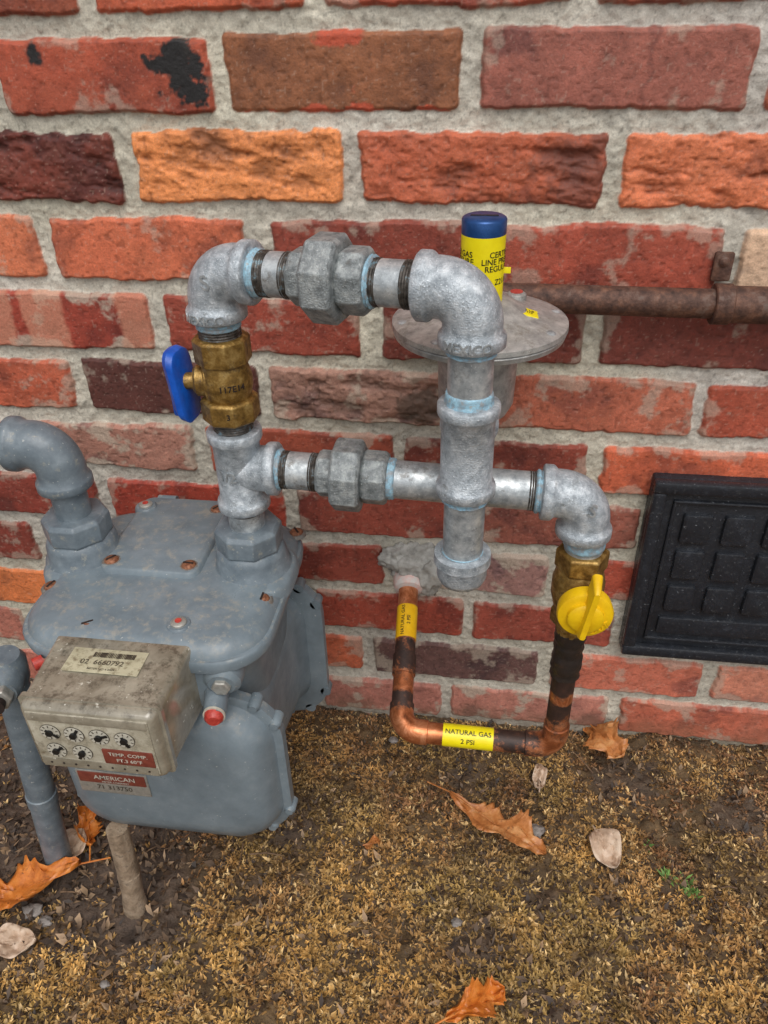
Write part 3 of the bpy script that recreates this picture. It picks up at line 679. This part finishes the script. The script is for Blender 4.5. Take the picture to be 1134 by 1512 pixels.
# ------------------------------------------------------------------ black vent cover
vc=empty("foundation_vent_cover")
vx0,vx1,vz0,vz1=.181,.56,.170,.420
def rect(name,x0,x1,z0,z1,y0,y1,mat=M['vent'],r=.003):
    return box(name,V((x0+x1)/2,(y0+y1)/2,(z0+z1)/2),((x1-x0)/2,(z1-z0)/2,abs(y1-y0)/2),mat,vc,r)
rect("back_plate",vx0,vx1,vz0,vz1,.004,-.016)
rim=.015
rect("rim_top",vx0,vx1,vz1-rim,vz1,-.014,-.026);rect("rim_bottom",vx0,vx1,vz0,vz0+rim,-.014,-.026)
rect("rim_left",vx0,vx0+rim,vz0+rim-.001,vz1-rim+.001,-.014,-.0257);rect("rim_right",vx1-rim,vx1,vz0+rim-.001,vz1-rim+.001,-.014,-.0257)
rect("inner_top",vx0+.024,vx1-.024,vz1-.029,vz1-.025,-.014,-.0205);rect("inner_bottom",vx0+.024,vx1-.024,vz0+.024,vz0+.028,-.014,-.0205)
rect("inner_left",vx0+.024,vx0+.028,vz0+.028,vz1-.028,-.014,-.0202);rect("inner_right",vx1-.028,vx1-.024,vz0+.028,vz1-.028,-.014,-.0202)
for i in range(7):
    for j,(z0,z1) in enumerate(((.340,.378),(.290,.329),(.243,.279))):
        x0=vx0+.038+i*.0435
        rect("pad",x0,x0+.031,z0,z1,-.014,-.0215,r=.0035)
rect("lower_bar",vx0+.036,vx1-.036,.206,.230,-.014,-.0205,r=.0035)

# ------------------------------------------------------------------ gas meter
gm=empty("gas_meter"); mcx=-.292
MT=M['meter']
loft("upper_case",(mcx,-.192,0),X,Y,Z,[(.20,.088,.060,.035),(.26,.092,.068,.04),(.33,.096,.084,.04),(.372,.100,.094,.042),(.385,.106,.100,.045)],MT,gm,50)
loft("cover_flange",(mcx,-.200,0),X,Y,Z,[(.374,.112,.102,.048),(.376,.1155,.1055,.05),(.386,.1165,.1065,.05),(.3885,.1150,.105,.05)],MT,gm,50)
loft("cover",(mcx,-.200,0),X,Y,Z,[(.388,.1125,.1025,.048),(.391,.1115,.1015,.047),(.3975,.106,.096,.044),(.401,.098,.088,.038),(.402,.085,.075,.03)],MT,gm,60)
loft("cover_pad",(-.309,-.150,0),X,Y,Z,[(.398,.050,.064,.012),(.4065,.0485,.0625,.011),(.408,.046,.060,.010)],MT,gm,60)
def dcover(name,yf,sgn,cz,hz,hx):
    c=Vector((mcx+.003,yf,cz)); D=-Y*sgn
    loft(name+"_flange",c,X,Z,D,[(-.006,hx-.004,hz-.004,.048),(-.004,hx,hz,.05),(.006,hx,hz,.05),(.008,hx-.003,hz-.003,.05)],MT,gm,50)
    loft(name,c,X,Z,D,[(.004,hx-.006,hz-.006,.048),(.012,hx-.009,hz-.009,.046),(.022,hx-.013,hz-.013,.043),(.030,hx-.021,hz-.021,.038),(.034,hx-.034,hz-.034,.03),(.035,hx-.05,hz-.045,.02)],MT,gm,70)
    for i in range(10):
        t=i/10; o=rr(hx-.002,hz-.002,.048,8); a,b=o[int(t*len(o)+2)%len(o)]
        p=c+X*a+Z*b
        sweep("lug",[p-D*.006,p+D*.010],[(0,.0062),(.013,.0060),(.0155,.0040)],MT,gm,seg=16)
dcover("front_cover",-.278,1,.226,.100,.117)
dcover("back_cover",-.112,-1,.224,.104,.121)
loft("mid_case",(mcx,-.195,0),X,Z,Y,[(-.085,.106,.090,.045,0,.226),(-.06,.098,.085,.045,0,.228),(0,.094,.084,.045,0,.23),(.06,.098,.086,.045,0,.228),(.085,.108,.092,.045,0,.226)],MT,gm,60)
box("index_mount",V(-.292,-.288,.358),(.072,.034,.012),MT,gm,.006)
def munion(x,nip):
    b=V(x,-.18,0)
    sweep("union_collar",[b+Z*.396,b+Z*.424],[(0,.0385),(.004,.0375),(.007,.0345),(.020,.0335),(.026,.031),(.028,.028)],M['mbase'],gm,seg=48,angle=60)
    octn("union_nut",b+Z*.421,b+Z*.447,.0318,gm,'mbase',8,.004)
munion(-.2145,0); munion(-.386,0)
loft("union_boss",(-.2145,-.185,0),X,Y,Z,[(.385,.042,.046,.035),(.396,.041,.045,.034),(.400,.038,.042,.032)],MT,gm,60)
loft("union_boss",(-.380,-.185,0),X,Y,Z,[(.385,.040,.046,.035),(.396,.039,.045,.034),(.400,.036,.042,.032)],MT,gm,60)
def screw(x,y,z,r=.0068,plug=False):
    c=V(x,y,z)
    if plug:
        sweep("plug_ring",[c-Z*.002,c+Z*.005],[(0,.0120),(.005,.0115),(.007,.0095)],M['mbase'],gm,seg=24)
        sweep("plug",[c+Z*.0045,c+Z*.0078],[(0,.0072),(.002,.0070),(.0033,.005)],M['plate'],gm,seg=20)
        if plug==2: sweep("plug_paint",[c+Z*.0078,c+Z*.0084],.0030,M['red'],gm,seg=14)
        return
    sweep("screw_seat",[c-Z*.002,c+Z*.0012],[(0,r*1.5),(.002,r*1.4),(.0032,r*1.2)],M['stain'],gm,seg=20,jit=.03)
    sweep("screw",[c-Z*.002,c+Z*.004],[(0,r*1.1),(.003,r*1.05),(.005,r*.85),(.006,r*.5)],M['screw'],gm,seg=20)
    a=random.uniform(0,3.14); box("slot",c+Z*.0041,(r*.75,.0010,.0004),M['slot'],gm,.0003,V(math.cos(a),math.sin(a),0),V(-math.sin(a),math.cos(a),0),Z)
for x,y,z in ((-.337,-.280,.3975),(-.193,-.228,.3965),(-.348,-.200,.407),(-.271,-.200,.407),(-.273,-.105,.407),(-.396,-.232,.3965),(-.186,-.12,.3945)): screw(x,y,z)
screw(-.255,-.274,.398,plug=2); screw(-.350,-.108,.405,plug=2)
sweep("lifting_lug",[V(-.345,-.086,.402),V(-.325,-.086,.402)],.006,MT,gm)
sweep("side_boss",[V(-.216,-.270,.366),V(-.213,-.304,.362)],[(0,.018),(.026,.017),(.030,.0165),(.034,.012)],MT,gm)
octn("side_boss_bolt",V(-.213,-.302,.362),V(-.2125,-.3085,.3615),.0085,gm,'plate',6,.001)
sweep("seal_boss",[V(-.222,-.296,.345),V(-.216,-.322,.343)],[(0,.011),(.022,.010),(.026,.008)],M['mbase'],gm,seg=20)
sweep("seal",[V(-.217,-.320,.343),V(-.2155,-.3275,.3425)],[(0,.0085),(.005,.0080),(.0075,.0055)],M['red'],gm,seg=20)
sweep("seal_ring",[V(-.2170,-.3195,.343),V(-.2168,-.3215,.343)],.0098,M['dial'],gm,seg=20)
sweep("seal",[V(-.372,-.306,.376),V(-.378,-.312,.376)],.0060,M['red'],gm,seg=20)
# index box
ix0,ix1=-.357,-.239
icx=(ix0+ix1)/2; ihx=(ix1-ix0)/2
loft("index_case",(icx,0,0),X,Z,-Y,[(.296,ihx+.003,.038,.006,0,.360),(.300,ihx+.002,.0385,.006,0,.360),(.366,ihx-.002,.0378,.007,0,.359),(.371,ihx-.0035,.0362,.006,0,.359),(.3735,ihx-.006,.0340,.005,0,.359)],M['index'],gm,60)
loft("index_rim",(icx,0,0),X,Z,-Y,[(.3605,ihx+.0008,.0391,.005,0,.359),(.3650,ihx+.0008,.0391,.005,0,.359)],M['index'],gm,40)
fy=-.3738
box("index_face",V(icx,fy,.359),(ihx-.008,.0315,.0008),M['face'],gm,.0008)
def fp(u_,v_): return V(ix0+.006+u_*(ix1-ix0-.012),fy-.0010,.3905-v_*.063)
box("index_band",fp(.5,.93),(ihx-.009,.0050,.0004),M['index'],gm,.0005)
box("index_band",fp(.5,.07),(ihx-.009,.0042,.0004),M['index'],gm,.0005)
dials=[(.18,.33),(.37,.34),(.57,.34),(.77,.35),(.18,.68),(.39,.68)]
for i,(a,b) in enumerate(dials):
    c=fp(a,b)
    sweep("dial",[c,c-Y*.0004],.0086,M['ink'],gm,seg=28); sweep("dial",[c,c-Y*.0008],.0081,M['dial'],gm,seg=28)
    for k in range(10):
        an=2*math.pi*k/10; d=V(math.sin(an),0,math.cos(an)); sd=V(math.cos(an),0,-math.sin(an))
        box("tick",c-Y*.0010+d*.0066,(.0004,.0011,.0002),M['ink'],gm,.0002,sd,d,-Y)
    an=[2.2,.6,1.2,2.8,.9,3.6][i]; d=V(math.sin(an),0,math.cos(an)); sd=V(math.cos(an),0,-math.sin(an))
    box("hand",c-Y*.0014+d*.002,(.0013,.0062,.0003),M['black'],gm,.0003,sd,d,-Y)
    sweep("hub",[c-Y*.001,c-Y*.0030],.0030,M['black'],gm,seg=12)
lb=fp(.76,.70); box("temp_label",lb-Y*.0003,(.0215,.0088,.0004),M['redlab'],gm,.001)
text_flat("TEMP. COMP.",.0056,lb-Y*.0009+Z*.0033,X,Z,M['dial'],gm); text_flat("FT.3 60°F",.0056,lb-Y*.0009-Z*.0040,X,Z,M['dial'],gm)
for k in range(9):
    sweep("counter_hole",[fp(.1+.1*k,.93)-Y*.0004,fp(.1+.1*k,.93)-Y*.0008],.0010,M['slot'],gm,seg=10)
stc=V(-.302,-.322,.3988)
box("sticker",stc,(.033,.0135,.0004),M['sticker'],gm,.001,X,Y,Z)
for k in range(26):
    wv=random.choice([.0003,.0005,.0007]); box("bar",stc+V(-.012+k*.0014,.0065,.0006),(wv,.0028,.0002),M['ink'],gm,.0002,X,Y,Z)
text_flat("02  6660792",.0075,stc+V(-.002,-.0022,.0006),X,Y,M['ink'],gm); text_flat("METER NO 4 0009",.003,stc+V(0,-.0095,.0006),X,Y,M['ink'],gm)
pcx,pcz,py=-.338,.226,-.3137
box("maker_plate",V(pcx,py,pcz-.003),(.036,.016,.0007),M['plate'],gm,.001)
box("maker_label",V(pcx,py-.0008,pcz+.004),(.034,.0075,.0005),M['redlab'],gm,.001)
text_flat("AMERICAN",.0085,V(pcx+.003,py-.0016,pcz+.0050),X,Z,M['dial'],gm); text_flat("METER COMPANY",.0034,V(pcx+.003,py-.0016,pcz-.0010),X,Z,M['dial'],gm)
text_flat("71 313750",.0085,V(pcx,py-.0010,pcz-.0105),X,Z,M['ink'],gm)
mi=empty("meter_inlet_pipe"); e0=V(-.386,-.18,.520)
pipe("nipple",V(-.386,-.18,.44),V(-.386,-.18,.49),mi,mat='mbase')
elbow("elbow",e0,-Z,-X,mi,.043,'mbase',rb=.0225,bd=.0255)
pipe("run",e0-X*.04,e0-X*.42,mi,mat='mbase'); elbow("elbow",e0-X*.45,X,-Z,mi,.040,'mbase'); pipe("drop",e0-X*.45-Z*.03,V(e0.x-.45,-.18,-.05),mi,mat='mbase')

# service riser at the left edge
sr=empty("gas_service_riser"); b0=V(-.476,-.275,-.03);b1=V(-.441,-.272,.322)
ds=(b1-b0).normalized()
sweep("pipe",[b0,b1],[(0,.0150),(.15,.0150),(.151,.0162),(.165,.0162),(.166,.0150),(.33,.0150),(.331,.0165)],M['mbase'],sr)
sweep("valve_body",[b1-ds*.018,b1+ds*.020],[(0,.015),(.008,.0185),(.03,.0185),(.038,.014)],M['mbase'],sr)
sweep("stem_boss",[b1,b1+V(.010,-.030,.0)],[(0,.0175),(.026,.017),(.031,.014)],M['mbase'],sr)
octn("stem_nut",b1+V(.009,-.028,0),b1+V(.013,-.040,.001),.0125,sr,'plate',6,.002)
sweep("stem",[b1+V(.012,-.038,0),b1+V(.016,-.048,.001)],.0070,M['slot'],sr,seg=20)
sweep("side_arm",[b1,b1+V(-.20,0.0,.0)],.0150,M['mbase'],sr)

st=sweep("wooden_stake",[V(-.362,-.316,-.03),V(-.361,-.314,.02),V(-.359,-.310,.06),V(-.358,-.306,.135)],[(0,.0125),(.03,.0132),(.06,.0115),(.09,.0122),(.165,.0112)],M['stub'],None,seg=16,jit=.06)

# ------------------------------------------------------------------ camera
D,Cz,pit,yaw,rol,f=.75630,.86405,.59669,.14758,-.02524,1159.9
cpp,spp=math.cos(pit),math.sin(pit);cy,sy=math.cos(yaw),math.sin(yaw)
fw=V(-sy*cpp,cy*cpp,-spp);r0=V(cy,sy,0);u0=r0.cross(fw)
r1=r0*math.cos(rol)+u0*math.sin(rol);u1=-r0*math.sin(rol)+u0*math.cos(rol)
cam=bpy.data.cameras.new("camera");co=bpy.data.objects.new("camera",cam);scene.collection.objects.link(co)
mw=Matrix((( r1.x,u1.x,-fw.x,0),(r1.y,u1.y,-fw.y,-D),(r1.z,u1.z,-fw.z,Cz),(0,0,0,1)))
co.matrix_world=mw
cam.sensor_fit='VERTICAL';cam.sensor_height=24;cam.sensor_width=18;cam.lens=f/1512*24
cam.clip_start=.01;cam.clip_end=500
scene.camera=co

# ------------------------------------------------------------------ light
el=math.radians(58); az=math.radians(12)
sun=bpy.data.lights.new("sun","SUN");sun.energy=1.4;sun.angle=math.radians(50);sun.color=(1,.965,.92)
so=bpy.data.objects.new("sun",sun);scene.collection.objects.link(so);so.rotation_euler=(math.pi/2-el,0,az);so.location=(0,-3,4)
wd=bpy.data.worlds.new("World");scene.world=wd;wd.use_nodes=True;nt=wd.node_tree
bg=nt.nodes["Background"];sk=nt.nodes.new("ShaderNodeTexSky");sk.sky_type='NISHITA';sk.sun_disc=False
sk.sun_elevation=el;sk.sun_rotation=math.pi-az;sk.dust_density=3
hs=nt.nodes.new("ShaderNodeHueSaturation");hs.inputs["Saturation"].default_value=.22
nt.links.new(sk.outputs[0],hs.inputs["Color"]);nt.links.new(hs.outputs[0],bg.inputs[0]);bg.inputs[1].default_value=.15
scene.view_settings.view_transform='Standard';scene.view_settings.look='None';scene.view_settings.exposure=0
